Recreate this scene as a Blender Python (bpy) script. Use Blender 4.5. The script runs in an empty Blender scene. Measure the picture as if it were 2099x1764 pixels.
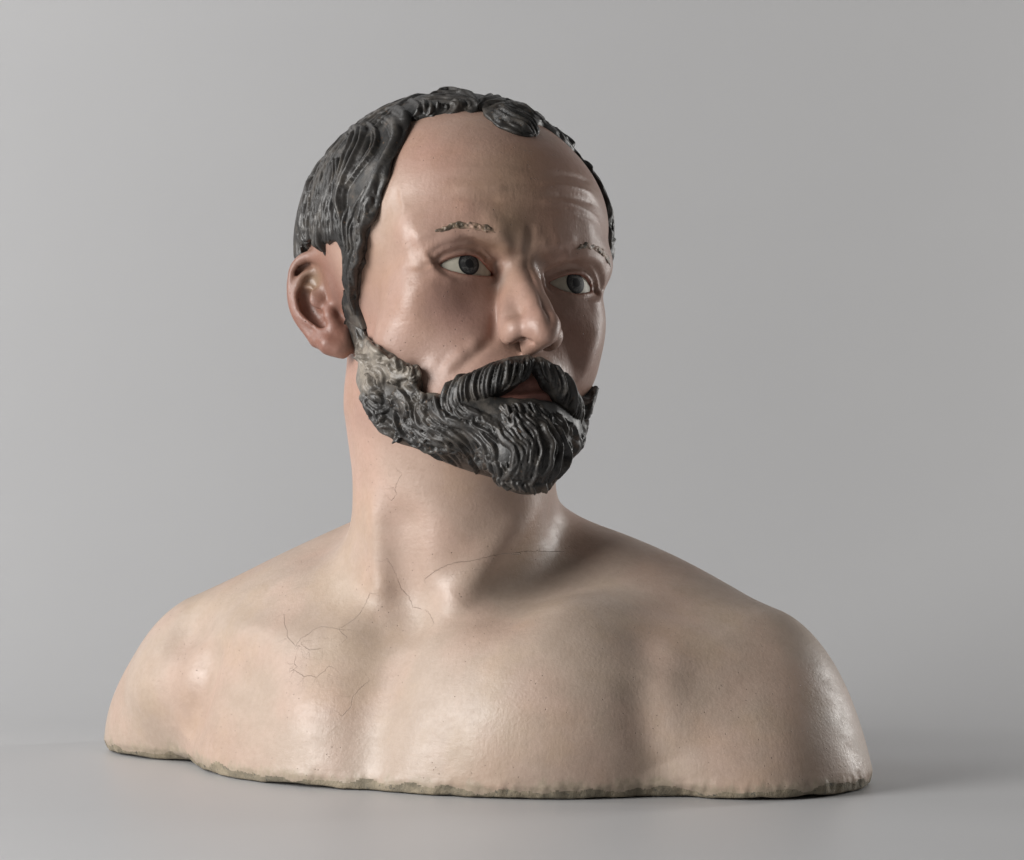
import bpy, math, time
import numpy as np
from mathutils import Vector
T0 = time.time()
scene = bpy.context.scene

# ------------------------------------------------------------------ camera
CAM_D, CAM_H, FPX = 1.9, 0.228, 5985.0          # metres; focal length in 2099-wide picture units
cam = bpy.data.cameras.new("camera")
cam.sensor_width = 36.0
cam.lens = 36.0 * FPX / 2099.0
cam.clip_end = 50
camo = bpy.data.objects.new("camera", cam)
camo.location = (0, -CAM_D, CAM_H)
camo.rotation_euler = (math.radians(90), 0, 0)
scene.collection.objects.link(camo)
scene.camera = camo
# ------------------------------------------------------------------ light: a studio, one big soft light on the left, a strip on the right
w = bpy.data.worlds.new("World"); scene.world = w; w.use_nodes = True
w.node_tree.nodes["Background"].inputs[0].default_value = (1, .99, .97, 1); w.node_tree.nodes["Background"].inputs[1].default_value = .080
def area(n, loc, tgt, e, sx, sy, col=(1, 1, 1)):
    l = bpy.data.lights.new(n, 'AREA'); l.shape = 'RECTANGLE'; l.size = sx; l.size_y = sy; l.energy = e; l.color = col
    o = bpy.data.objects.new(n, l); o.location = loc; o.rotation_euler = (Vector(tgt)-Vector(loc)).to_track_quat('-Z', 'Y').to_euler()
    scene.collection.objects.link(o); return o
area("key_softbox", (-1.68, -.98, .74), (0, .05, .2), 49, 1.1, 1.1, (1, .985, .965))
area("strip_light", (1.45, .80, .45), (.1, 0, .15), 12, .12, .9, (1, .98, .95))
area("backdrop_light", (-2.0, .45, 1.7), (-.2, 1.25, .7), 12, .8, .8)
v = scene.view_settings; v.view_transform = 'Standard'; v.look = 'None'; v.exposure = .15; v.gamma = 1; v.use_curve_mapping = False

# ------------------------------------------------------------------ frames of reference
def rot(y, p, r):
    y, p, r = map(math.radians, (y, p, r))
    cy, sy, cp, sp, cr, sr = math.cos(y), math.sin(y), math.cos(p), math.sin(p), math.cos(r), math.sin(r)
    return (np.array([[cy,-sy,0],[sy,cy,0],[0,0,1]]) @ np.array([[1,0,0],[0,cp,-sp],[0,sp,cp]])
            @ np.array([[cr,0,sr],[0,1,0],[-sr,0,cr]]))
HR, HS, HT = rot(28.2, -11.1, 8.5), 1.135, np.array([-.037, .03, .310])     # head: turned to its left, chin lifted
TR, TT = rot(-25, 0, 0), np.array([-.03, .06, 0.0])                        # chest: turned the other way
def h2w(p): return (np.asarray(p, float) * HS) @ HR.T + HT
def w2h(P): return ((P - HT) @ HR) / HS
def t2w(p): return np.asarray(p, float) @ TR.T + TT
def w2t(P): return (P - TT) @ TR
CAMP = np.array([0, -CAM_D, CAM_H])
def ray(px, py):
    d = np.array([(px - 1049.5) / FPX, 1.0, -(py - 882.0) / FPX]); return d / np.linalg.norm(d)
def proj(P):
    P = np.atleast_2d(P)
    return np.stack([1049.5 + FPX*P[:,0]/(P[:,1]+CAM_D), 882 - FPX*(P[:,2]-CAM_H)/(P[:,1]+CAM_D)], 1)

# ------------------------------------------------------------------ distance-field helpers (all numpy, on (N,3) arrays)
F = np.float32
def ell(P, c, r):
    q = P - np.asarray(c, F); r = np.asarray(r, F)
    k0 = np.sqrt(((q/r)**2).sum(1)); k1 = np.sqrt(((q/(r*r))**2).sum(1)) + 1e-9
    return k0*(k0-1)/k1
def sph(P, c, r): return np.sqrt(((P-np.asarray(c,F))**2).sum(1)) - r
def cone(P, a, b, ra, rb):
    a = np.asarray(a,F); b = np.asarray(b,F); ab = b-a
    t = np.clip(((P-a)@ab)/(ab@ab), 0, 1)
    return np.sqrt(((P-a-t[:,None]*ab)**2).sum(1)) - (ra+(rb-ra)*t)
def smin(a, b, k):
    h = np.clip(.5+.5*(b-a)/k, 0, 1); return b+(a-b)*h-k*h*(1-h)
def smax(a, b, k): return -smin(-a, -b, k)
def polydist(P, pts, rad=None):
    """distance to a polyline and the parameter along it (0..1); rad: radii interpolated along it"""
    pts = np.asarray(pts, F); n = len(pts)-1
    best = np.full(len(P), 1e9, F); bt = np.zeros(len(P), F)
    for i in range(n):
        a = pts[i]; ab = pts[i+1]-a
        t = np.clip(((P-a)@ab)/(ab@ab+1e-12), 0, 1)
        d = ((P-a-t[:,None]*ab)**2).sum(1)
        if rad is not None: d = np.sqrt(d)-(rad[i]+(rad[i+1]-rad[i])*t)
        m = d < best; best[m] = d[m]; bt[m] = (i+t[m])/n
    return (best if rad is not None else np.sqrt(best)), bt
def poly2d(U, V, pts):
    """signed distance (negative inside) to a closed 2-D polygon"""
    pts = np.asarray(pts, F); n = len(pts)
    d = np.full(len(U), 1e9, F); s = np.ones(len(U), F)
    for i in range(n):
        ax, ay = pts[i]; bx, by = pts[(i+1) % n]; ex, ey = bx-ax, by-ay
        wx, wy = U-ax, V-ay
        t = np.clip((wx*ex+wy*ey)/(ex*ex+ey*ey+1e-12), 0, 1)
        d = np.minimum(d, (wx-ex*t)**2+(wy-ey*t)**2)
        c = ((ay > V) != (by > V)) & (U < ex*(V-ay)/(ey+1e-12 if ey >= 0 else ey-1e-12)+ax)
        s = np.where(c, -s, s)
    return s*np.sqrt(d)
def smooth_line(pts, n=4):
    """Catmull-Rom through the points"""
    p = np.asarray(pts, float); q = np.vstack([2*p[0]-p[1], p, 2*p[-1]-p[-2]]); out = []
    for i in range(1, len(q)-2):
        for k in range(n):
            t = k/n; a, b, c, d = q[i-1], q[i], q[i+1], q[i+2]
            out.append(.5*((2*b)+(c-a)*t+(2*a-5*b+4*c-d)*t*t+(3*b-a-3*c+d)*t**3))
    out.append(p[-1]); return np.array(out)
class Brush:
    """sculpting strokes: each adds (+) or removes (-) clay with a soft profile round a polyline"""
    def __init__(s): s.items = []
    def add(s, pts, amp, sig, taper=True):
        pts = np.atleast_2d(np.asarray(pts, F))
        if len(pts) > 1 and np.linalg.norm(np.diff(pts, axis=0), axis=1).sum() < 6*sig: taper = False
        s.items.append((pts, amp, sig, taper, pts.min(0)-3.4*sig, pts.max(0)+3.4*sig))
    def apply(s, P, d):
        for pts, amp, sig, taper, lo, hi in s.items:
            m = np.flatnonzero(((P > lo) & (P < hi)).all(1))
            if not len(m): continue
            p = P[m]
            if len(pts) == 1: r2 = ((p-pts[0])**2).sum(1); w = 1
            else:
                r, t = polydist(p, pts); r2 = r*r
                w = np.clip(4*np.minimum(t, 1-t)+.12, 0, 1) if taper else 1
            d[m] -= amp*w*np.exp(-r2/(2*sig*sig))
        return d
def wav(P, freq, seed, octaves=3):
    """cheap smooth noise in [-1, 1]: sums of waves in random directions"""
    r = np.random.default_rng(seed); P = np.asarray(P, float); v = np.zeros(len(P)); a = 1.; tot = 0.
    for o in range(octaves):
        for k in range(4):
            d = r.normal(size=3); d /= np.linalg.norm(d); v += a*np.sin(P@(d*freq*6.283*r.uniform(.7, 1.4))+r.uniform(0, 6.28)); tot += a*.62
        freq *= 2.1; a *= .5
    return np.clip(v/tot, -1, 1)
def trace(px, py, f, start=1.45):
    """where the line of sight through a picture point meets the surface f = 0"""
    o, dr = CAMP, ray(px, py); t = start
    for _ in range(90):
        d = float(f((o+dr*t)[None].astype(F))[0])
        if abs(d) < 1e-5: break
        t += d*.85
        if t > 2.6: return None
    return o+dr*t

def traces(pts, f, start=1.5):
    """the same for many picture points at once; rows that miss come to rest at their nearest approach"""
    pts = np.asarray(pts, float)
    dr = np.stack([(pts[:,0]-1049.5)/FPX, np.ones(len(pts)), -(pts[:,1]-882)/FPX], 1); dr /= np.linalg.norm(dr, axis=1)[:, None]
    t = np.full(len(pts), start); bd = np.full(len(pts), 9.); bt = t.copy(); on = np.ones(len(pts), bool)
    for _ in range(60):
        i = np.flatnonzero(on)
        if not len(i): break
        d = f((CAMP+dr[i]*t[i, None]).astype(F))
        b = d < bd[i]; bd[i[b]] = d[b]; bt[i[b]] = t[i[b]]
        t[i] += np.maximum(d*.8, 2e-5); on[i] = (d > 3e-5) & (t[i] < 2.3)
    return CAMP+dr*bt[:, None]

# ------------------------------------------------------------------ surface extraction (surface nets in a narrow band)
def extract(f, lo, hi, vox, smooth=True, subdiv=1, newton=1):
    lo = np.asarray(lo, float); B = 4
    nb = np.ceil((np.asarray(hi)-lo)/(vox*B)).astype(int)
    g = np.stack(np.meshgrid(*[np.arange(n) for n in nb], indexing='ij'), -1).reshape(-1, 3)
    dc = f((lo+(g+.5)*B*vox).astype(F))
    D = np.repeat(np.repeat(np.repeat(dc.reshape(nb), B, 0), B, 1), B, 2).astype(F)
    act = g[np.abs(dc) < B*vox*.87*1.2+.003]
    off = np.stack(np.meshgrid(*[np.arange(B)]*3, indexing='ij'), -1).reshape(-1, 3)
    CH = 9000
    for i in range(0, len(act), CH):
        idx = (act[i:i+CH, None, :]*B+off[None]).reshape(-1, 3)
        D[idx[:,0], idx[:,1], idx[:,2]] = f((lo+idx*vox).astype(F))
    S = D < 0
    n = np.array(D.shape)
    c = np.zeros(n-1, np.int8)
    for dx in (0,1):
        for dy in (0,1):
            for dz in (0,1): c += S[dx:n[0]-1+dx, dy:n[1]-1+dy, dz:n[2]-1+dz]
    cells = np.argwhere((c > 0) & (c < 8))
    vid = np.full(n-1, -1, np.int32); vid[tuple(cells.T)] = np.arange(len(cells))
    acc = np.zeros((len(cells), 3)); cnt = np.zeros(len(cells))
    cor = [(x,y,z) for x in (0,1) for y in (0,1) for z in (0,1)]
    for a in cor:
        for ax in range(3):
            if a[ax]: continue
            b = list(a); b[ax] = 1
            ia = cells+a; ib = cells+b
            da = D[tuple(ia.T)]; db = D[tuple(ib.T)]
            m = (da < 0) != (db < 0)
            t = da[m]/(da[m]-db[m])
            acc[m] += ia[m]+(ib[m]-ia[m])*t[:, None]; cnt[m] += 1
    V = lo+acc/cnt[:, None]*vox
    quads = []
    for ax in range(3):
        o1, o2 = (ax+1) % 3, (ax+2) % 3
        s0 = [slice(None)]*3; s1 = [slice(None)]*3; s0[ax] = slice(0, -1); s1[ax] = slice(1, None)
        e = np.argwhere(S[tuple(s0)] != S[tuple(s1)])
        e = e[(e[:, o1] > 0) & (e[:, o2] > 0) & (e < n-1).all(1)]
        ins = S[tuple(e.T)]
        def ix(d1, d2):
            q = e.copy(); q[:, o1] += d1; q[:, o2] += d2; return vid[tuple(q.T)]
        q = np.stack([ix(-1,-1), ix(0,-1), ix(0,0), ix(-1,0)], 1)
        q[~ins] = q[~ins][:, ::-1]
        quads.append(q)
    Q = np.vstack(quads); Q = Q[(Q >= 0).all(1)]
    for _ in range(subdiv):
        V, Q = subdivide(V, Q)
    V = V.astype(np.float64)
    for _ in range(newton):
        d, G = grad(f, V, vox*.3)
        gl = (G*G).sum(1)
        V = V-np.clip(d/np.maximum(gl, .2), -vox, vox)[:, None]*G
    return V, Q
def grad(f, V, e):
    k = np.array([[1,-1,-1],[-1,-1,1],[-1,1,-1],[1,1,1]], float)
    ds = [f((V+e*kk).astype(F)) for kk in k]
    G = sum(d[:, None]*kk for d, kk in zip(ds, k))/(4*e)
    return sum(ds)/4, G
def subdivide(V, Q):
    E = np.vstack([Q[:, [0,1]], Q[:, [1,2]], Q[:, [2,3]], Q[:, [3,0]]]); E.sort(1)
    key = E[:,0].astype(np.int64)*len(V)+E[:,1]
    u, inv = np.unique(key, return_inverse=True)
    em = (V[u//len(V)]+V[u % len(V)])*.5; n = len(V); m = len(Q)
    fc = V[Q].mean(1)
    e = inv.reshape(4, m)+n; c = np.arange(m)+n+len(em)
    Q2 = np.vstack([np.stack([Q[:,i], e[i], c, e[(i-1) % 4]], 1) for i in range(4)])
    return np.vstack([V, em, fc]), Q2
def keep(V, Q, fm):
    Q = Q[fm]; u, inv = np.unique(Q, return_inverse=True)
    return V[u], inv.reshape(Q.shape), u
def vnormals(V, Q):
    fn = np.cross(V[Q[:,2]]-V[Q[:,0]], V[Q[:,3]]-V[Q[:,1]]); N = np.zeros_like(V)
    for i in range(4):
        for k in range(3): N[:,k] += np.bincount(Q[:,i], fn[:,k], len(V))
    return N/(np.linalg.norm(N, axis=1)[:, None]+1e-12)
def mesh_obj(name, V, Q, mat, parent=None, col=None, attrs=None):
    me = bpy.data.meshes.new(name); n = Q.shape[1]
    if parent is not None: V = V-np.array(parent.location)
    me.vertices.add(len(V)); me.vertices.foreach_set("co", np.asarray(V, F).ravel())
    me.loops.add(Q.size); me.loops.foreach_set("vertex_index", Q.astype(np.int32).ravel())
    me.polygons.add(len(Q)); me.polygons.foreach_set("loop_start", np.arange(0, Q.size, n, dtype=np.int32))
    me.polygons.foreach_set("loop_total", np.full(len(Q), n, np.int32))
    me.polygons.foreach_set("use_smooth", np.ones(len(Q), bool))
    me.update(calc_edges=True); me.validate()
    if col is not None:
        a = me.color_attributes.new("paint", 'FLOAT_COLOR', 'POINT')
        a.data.foreach_set("color", np.hstack([col, np.ones((len(col),1))]).astype(F).ravel())
    for k, v in (attrs or {}).items():
        a = me.attributes.new(k, 'FLOAT', 'POINT'); a.data.foreach_set("value", np.asarray(v, F))
    me.materials.append(mat)
    o = bpy.data.objects.new(name, me); scene.collection.objects.link(o)
    if parent: o.parent = parent
    return o
# ------------------------------------------------------------------ backdrop: one sheet of grey paper, table in front curving up behind
def make_backdrop():
    prof = [(-1.6, 0), (.35, 0)]
    R = .9
    for i in range(1, 49):
        a = i/48*math.pi/2; prof.append((.35+R*math.sin(a), R-R*math.cos(a)))
    prof.append((1.25, 2.6))
    V = []; Qd = []
    for y, z in prof: V += [(-2.5, y, z), (2.5, y, z)]
    for i in range(len(prof)-1): Qd.append((2*i, 2*i+1, 2*i+3, 2*i+2))
    m = bpy.data.materials.new("grey_paper"); m.use_nodes = True
    nt = m.node_tree; b = nt.nodes["Principled BSDF"]; b.inputs["Roughness"].default_value = .40
    tc = nt.nodes.new('ShaderNodeTexCoord'); n1 = nt.nodes.new('ShaderNodeTexNoise'); n1.inputs['Scale'].default_value = 900; n1.inputs['Detail'].default_value = 3
    n2 = nt.nodes.new('ShaderNodeTexNoise'); n2.inputs['Scale'].default_value = 6; n2.inputs['Detail'].default_value = 5
    mx = nt.nodes.new('ShaderNodeMix'); mx.data_type = 'RGBA'; mx.inputs[6].default_value = (.49, .49, .498, 1); mx.inputs[7].default_value = (.51, .51, .515, 1)
    bp = nt.nodes.new('ShaderNodeBump'); bp.inputs['Strength'].default_value = .12; bp.inputs['Distance'].default_value = .0004
    for n in (n1, n2): nt.links.new(tc.outputs['Object'], n.inputs['Vector'])
    nt.links.new(n2.outputs['Fac'], mx.inputs[0]); nt.links.new(mx.outputs[2], b.inputs['Base Color']); nt.links.new(n1.outputs['Fac'], bp.inputs['Height']); nt.links.new(bp.outputs[0], b.inputs['Normal'])
    o = mesh_obj("backdrop", np.array(V, float), np.array(Qd), m)
    o["kind"] = "structure"; o["label"] = "plain grey studio backdrop sweeping from table up into background"
make_backdrop()

# ------------------------------------------------------------------ the sculpted body
HB, HB2, WB = Brush(), Brush(), Brush()            # strokes in head coordinates / in world coordinates

# torso (chest frame: x to the figure's left, y to its back, z up)
TP = dict(ch=[-0.0008,0.0027,-0.0876,0.1921,0.155,0.2001],
          bk=[0.0021,0.0604,0.0178,0.2051,0.0813,0.1359],
          dR=[-0.2259,0.0386,0.0066,0.0716,0.0753,0.0739],
          dL=[0.2189,0.0044,-0.0127,0.0597,0.0826,0.0883],
          tR=[-0.044,0.0436,0.1472,-0.1847,-0.0029,0.0613,0.0384,0.0556],
          tL=[0.0408,0.0539,0.1349,0.1929,0.0236,0.0704,0.0267,0.042],
          pR=[-0.0751,-0.0489,0.0397,0.0837,0.0509,0.0845],
          pL=[0.0909,-0.0576,0.0418,0.0784,0.0697,0.0733],
          nk=[-0.0047,0.0286,0.0812,0.0713,-0.006,-0.0181,-0.0024,0.0636,0.0107,0.0217,-0.0547,0.0715])
def torso(P):
    U = w2t(P).astype(F); t = TP
    d = ell(U, t['ch'][:3], t['ch'][3:])
    d = smin(d, ell(U, t['bk'][:3], t['bk'][3:]), .05)
    for s in 'RL':
        q = t['d'+s]; d = smin(d, ell(U, q[:3], q[3:]), .030)
        q = t['t'+s]; d = smin(d, cone(U, q[:3], q[3:6], q[6], q[7]), .055)
        q = t['p'+s]; d = smin(d, ell(U, q[:3], q[3:]), .07)
    return d
def neck(P):
    q = TP['nk']; a = t2w(q[:3]); b = h2w(q[8:11]); m = (a+b)/2+np.array(q[4:7])
    return smin(cone(P, a, m, q[3], q[7]), cone(P, m, b, q[7], q[11]), .02)
# head (head frame, life-size metres)
HP = dict(cr=[0.0,0.0139,0.0427,0.0828,0.0933,0.0837],
          fo=[0.0,-0.037,0.0426,0.0668,0.0588,0.048],
          mi=[0.,-.0406,-.0411,.0677,.036,.0356],
          ja=[0.0,-0.062,-0.0865,0.0451,0.036,0.0188],
          ra=[0.0,-0.0045,-0.0495,0.0437,0.063,0.0297],
          cb=[.0404,-.062,-.0155,.0197,.0137,.0232],
          br=[.0552,-.0611,.019,.0109])
EYE_R = .0210
EYES = {}
def head0(Q):
    A = np.abs(Q[:,0]); M = np.stack([A, Q[:,1], Q[:,2]], 1); h = HP
    d = ell(Q, h['cr'][:3], h['cr'][3:])
    d = smin(d, ell(Q, h['fo'][:3], h['fo'][3:]), .03)           # forehead
    d = smin(d, ell(Q, h['mi'][:3], h['mi'][3:]), .03)           # mid face
    d = smin(d, ell(Q, h['ja'][:3], h['ja'][3:]), .03)           # jaw
    d = smin(d, ell(Q, h['ra'][:3], h['ra'][3:]), .03)
    d = smin(d, ell(M, h['cb'][:3], h['cb'][3:]), .030)          # cheekbones
    d = smin(d, ell(Q, (0, -.070, -.075), (.030, .026, .030)), .018)         # muzzle
    b, _ = polydist(M, [(.000,-.080,.018), (.014,-.0815,.019), (.034,-.0765,.025), h['br'][:3]], [.010,.011,.0105,h['br'][3]])
    return smin(d, b, .014)                                                     # brow ridge
NP = dict(l=[-.0784,.0118,.0072,-.0830,-.0015,.0068,-.0948,-.0145,.0066,-.1032,-.0265,.0072,-.1105,-.0374,.0066],
          tip=[0.0035,-0.11,-0.0375,0.0047,0.0077,0.0077],
          co=[-0.1131,-0.0431,0.0062,-0.096,-0.0457,0.0056],
          br=[.0070,-.1036,-.0384,.0048,.0080,.0060],
          wi=[.0124,-.0962,-.0392,.0057,.0100,.0076])
def nose(Q):
    A = np.abs(Q[:,0]); M = np.stack([A, Q[:,1], Q[:,2]], 1); l = np.array(NP['l']).reshape(-1, 3)
    n, _ = polydist(M, [(x, y, z) for x, (y, z, _) in zip((.0020,.0028,.0032,.0036,.0040), l)], l[:,2]-np.array([.0008,.0014,.0016,.0018,.0012]))
    t = NP['tip']; n = smin(n, ell(M, t[:3], t[3:]), .004)
    t = NP['co']; n = smin(n, cone(Q, (0,t[0],t[1]), (0,t[3],t[4]), t[2], t[5]), .005)
    n = smin(n, cone(M, (.004,-.078,-.004), (.0100,-.090,-.032), .0060, .0078), .009)
    t = NP['br']; n = smin(n, ell(M, t[:3], t[3:]), .004)
    t = NP['wi']; n = smin(n, ell(M, t[:3], t[3:]), .0036)
    c, _ = polydist(M, [(.0108,-.0970,-.0470), (.0085,-.1020,-.0472), (.0052,-.1078,-.0472)], [.0018,.0022,.0016])
    c2, _ = polydist(M, [(.0104,-.0975,-.0430), (.0085,-.1015,-.0430), (.0060,-.1050,-.0435)], [.0014,.0018,.0012])
    n = smax(n, -smin(c, c2, .002), .0012)
    return n
def face(P):
    Q = w2h(P).astype(F)
    d = head0(Q)
    d = smin(d, nose(Q), .0055)
    d = HB.apply(Q, d); todo = []
    for e in EYES.values():
        m = np.flatnonzero(((Q-e['c'])**2).sum(1) < .035**2)
        if not len(m): continue
        q = Q[m]-e['c']; r = np.sqrt((q*q).sum(1)); dm = d[m]
        fr = q@e['ax']; a = poly2d(q@e['u'], q@e['v'], e['poly']); a = np.where(fr > .002, a, .02)
        up = np.clip((q@e['v'])/.004+.3, 0, 1); st_ = np.clip((a-.0038)/.0011, 0, 1)
        lid = r-(EYE_R+.0019+.0027*up*st_*st_*(3-2*st_))          # fold over the upper lid
        w = np.clip(1-np.maximum(a-.0042*up, 0)/.0070, 0, 1); w = w*w*(3-2*w)
        w *= np.clip(fr/(r+1e-9)*2.5-.3, 0, 1)*np.clip(1-(lid-dm-.0035)/.003, 0, 1)
        d[m] = dm*(1-w)+lid*w                                    # the lids lie on the ball
        todo.append((e, m, q, r, fr, a))
    d = HB2.apply(Q, d)
    for e, m, q, r, fr, a in todo:
        dm = np.where(fr > 0, np.minimum(d[m], r-(EYE_R+.0010)), d[m])
        carve = np.maximum(np.maximum(a, (EYE_R-.0012)-r), -dm-.0040)
        carve = np.maximum(carve, np.hypot(q@e['u'], q@e['v'])-EYE_R*.93)
        d[m] = smax(dm, -carve, .0010)
    return d*HS
EARS = []
def ears(P):
    Q = w2h(P).astype(F); best = np.full(len(Q), .05, F)
    for E_ in EARS:
        m = np.flatnonzero(((Q-E_['c'])**2).sum(1) < .06**2)
        if not len(m): continue
        q = Q[m]; d = None
        for kind, pts, rad, k in E_['items']:
            if kind == 'line': x, _ = polydist(q, pts, rad)
            elif kind == 'plate':
                w = q-E_['o']; n_ = w@E_['n']
                x = poly2d(w@E_['a'], w@E_['b'], pts)
                x = smax(x-.0005, np.abs(n_-rad[0])-rad[1], .003)
            if kind == 'dig':
                x, _ = polydist(q, pts, rad); d = smax(d, -x, k); continue
            d = x if d is None else smin(d, x, k)
        best[m] = np.minimum(best[m], d)
    return best*HS
def skin0(P):
    hz = P[:,2] > .10
    d = torso(P); d = smin(d, neck(P), .035)
    m = np.flatnonzero(hz)
    if len(m):
        p = P[m]; dm = d[m]
        dm = smin(dm, face(p), .022)
        if EARS: dm = smin(dm, ears(p), .004)
        d[m] = dm
    return WB.apply(P, d)
def skin(P):
    d = skin0(P)
    m = np.flatnonzero(P[:,2] < .02)                  # ragged lower edge
    cut = .0006-P[:,2]
    if len(m):
        p = P[m]; z = p[:,2]
        d[m] += .0022*np.clip((.0085-z)/.006, 0, 1)+.0013*wav(p, 50, 31, 4)*np.clip((.014-z)/.008, 0, 1)
        cut[m] += .0024*np.clip(wav(p*np.array([1,1,0]), 13, 33, 4)+.05, 0, 1)
    return smax(d, cut, .0025)

# ------------------------------------------------------------------ eyes: balls and lid openings
def z1(x, y): return 717.4+.28319*x, 409.96+.28319*y
def place_eye(key, side, c, upper, lower):
    c = np.array(c, float); o = w2h(CAMP[None])[0]
    th = math.radians(11)
    ax = np.array([side*math.sin(th), -math.cos(th), 0]); u = np.array([math.cos(th), side*math.sin(th), 0]); v = np.array([0,0,1.])
    poly = []
    for p in smooth_line(upper+lower+upper[:1], 3)[:-1]:
        w = w2h((CAMP+ray(*z1(*p)))[None])[0]-o; w /= np.linalg.norm(w)
        b = (o-c)@w; q = b*b-((o-c)@(o-c)-(EYE_R+.0008)**2)
        h = o+w*(-b-math.sqrt(max(q, 0)))-c
        poly.append((h@u, h@v))
    EYES[key] = dict(c=c.astype(F), ax=ax.astype(F), u=u.astype(F), v=v.astype(F), poly=poly)
place_eye('right', -1, (-.0300,-.0577,.0000), [(640,475),(700,437),(790,407),(870,401),(935,426),(990,489),(1040,548)], [(960,547),(860,541),(760,520),(690,497)])
place_eye('left', 1, (.0336,-.0577,.0005), [(1440,602),(1500,570),(1560,549),(1620,538),(1680,549),(1722,584),(1750,655)], [(1705,672),(1640,678),(1560,660),(1490,632)])

# ------------------------------------------------------------------ modelling strokes on the face
def cc(x, y): return 553.4+.52277*x, 143.5+.52277*y
def st(pts, amp, sig, n=3, taper=True):
    P = traces([cc(*p) for p in pts], face)
    Q = w2h(P)
    if len(Q) > 2: Q = smooth_line(Q, n)
    HB.add(Q, amp*.001, sig*.001, taper)
SK = [
 ([(640,436),(760,424),(900,426),(1000,430)], -.6, 1.3), ([(700,392),(850,384),(1000,390)], .5, 1.3), ([(1080,410),(1190,420),(1260,445)], -.7, 1.4),
 ([(925,1288),(1000,1280),(1060,1275),(1100,1288)], 2.2, 3.0), ([(935,1268),(1000,1258),(1060,1250),(1095,1262)], -2.2, 1.4), ([(990,1238),(1040,1216),(1075,1238)], 1.4, 2.6),   # lips
 ([(560,690),(610,668),(690,658),(770,668)], 1.4, 5.0),
 ([(1215,715),(1270,735),(1315,780)], 1.2, 4.0),
 ([(880,735)], -3.0, 5.5), ([(1085,765)], -2.8, 5.0), ([(790,676),(850,712)], -1.6, 3.5), ([(1120,735),(1180,722)], -1.4, 3.5),
 ([(560,730)], .3, 6),
 ([(880,800),(885,850)], -1.2, 4.5),
 ([(860,835),(800,860),(700,855),(640,825)], -.8, 3.5),
 ([(690,812),(760,828),(830,826)], .6, 2.6),
 ([(1130,860),(1190,890),(1240,890)], .5, 2.4),
 ([(1130,900),(1190,930),(1250,930)], -.8, 4.0),
 ([(455,900)], 1.6, 12), ([(770,925),(670,965)], -3.6, 10.5), ([(555,1070)], -3.4, 14),
 ([(868,985),(866,1050),(830,1100),(765,1158),(690,1220)], -1.15, 2.3),                                  # fold from nose to mouth
 ([(815,1030),(780,1100),(700,1175),(645,1230)], 1.2, 7.0),
 ([(745,1120),(700,1165)], .7, 2.4), ([(800,1070)], .6, 2.6), ([(640,1150),(610,1190)], .5, 3.0),
 ([(1278,1040),(1252,1120),(1215,1200)], 1.5, 5.0), ([(1165,1040),(1195,1120),(1215,1190)], -1.2, 4.0),
 ([(1022,630),(1012,705)], -.8, 1.9), ([(1045,620),(1040,690)], .5, 2.0), ([(990,640),(985,700)], .5, 2.2), ([(1075,680),(1100,738)], 1.0, 2.4), ([(1058,765)], 1.3, 2.6), ([(950,660),(962,730)],-.6,2.0), ([(900,640),(930,690)], .9, 3.0), ([(1130,690),(1180,670)], .8, 3.0),
 ([(862,588)], 1.2, 3.2), ([(905,600)], .8, 3.0), ([(800,625),(890,648)], 1.0, 3.2),
 ([(720,470),(850,462),(935,466)], 1.1, 1.1), ([(1060,450),(1180,460),(1270,490)], 1.5, 1.3), ([(1060,520),(1170,528),(1290,590)], 1.6, 1.3),
 ([(700,508),(830,503),(910,508)], -.8, 1.4), ([(1080,485),(1200,500),(1290,535)], -1.0, 1.7), ([(1100,560),(1190,570),(1270,610)], .6, 1.4),
 ([(510,450),(516,500),(528,550),(502,600)], .5, 1.0), ([(490,460),(500,560)], -.3, 2.0),
 ([(560,520)], .4, 9), ([(585,648),(620,642)], .6, 2.6),
 ([(600,770),(540,772)], -.5, 1.6), ([(620,800),(560,830)], -.4, 2.0),
]
for s_ in SK: st(*s_)
def zf(x, y): return 860.9+.23246*x, 410+.23246*y
for pts, amp, sig in [        # lids and the folds above them
 ([(-20,608),(60,580),(130,550),(190,515)], -1.2, 1.1), ([(1530,722),(1545,800),(1562,850)], -1.2, 1.1),
 ([(200,502),(300,442),(400,412),(490,416),(560,460),(612,530)], -.5, .9), ([(1150,622),(1220,572),(1310,552),(1410,577),(1490,642)], -.5, .9),
 ([(30,540),(130,470),(260,400),(400,365),(510,385)], 2.6, 3.4), ([(650,470),(690,540)], -1.4, 3.2),
 ([(1230,520),(1330,495),(1450,530),(1560,640)], 2.0, 3.2),
 ([(250,715),(400,740),(560,740)], -.5, 2.0),
 ([(640,1000),(646,1080),(638,1170),(655,1250)], -1.0, 1.2), ([(700,1040),(780,1020),(860,1060)], -.4, 1.6),   # wing of the nose
 ([(1010,620),(1020,760),(1045,900),(1070,1010)], .7, 1.3), ([(1085,700),(1110,860),(1150,1000)], -.6, 1.8), ([(930,760),(930,900),(900,1000)], -.7, 2.6),   # planes of the nose
]:
    Q = w2h(traces([zf(*p) for p in pts], face)); HB2.add(smooth_line(Q, 3) if len(Q) > 2 else Q, amp*.001, sig*.001)

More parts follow.
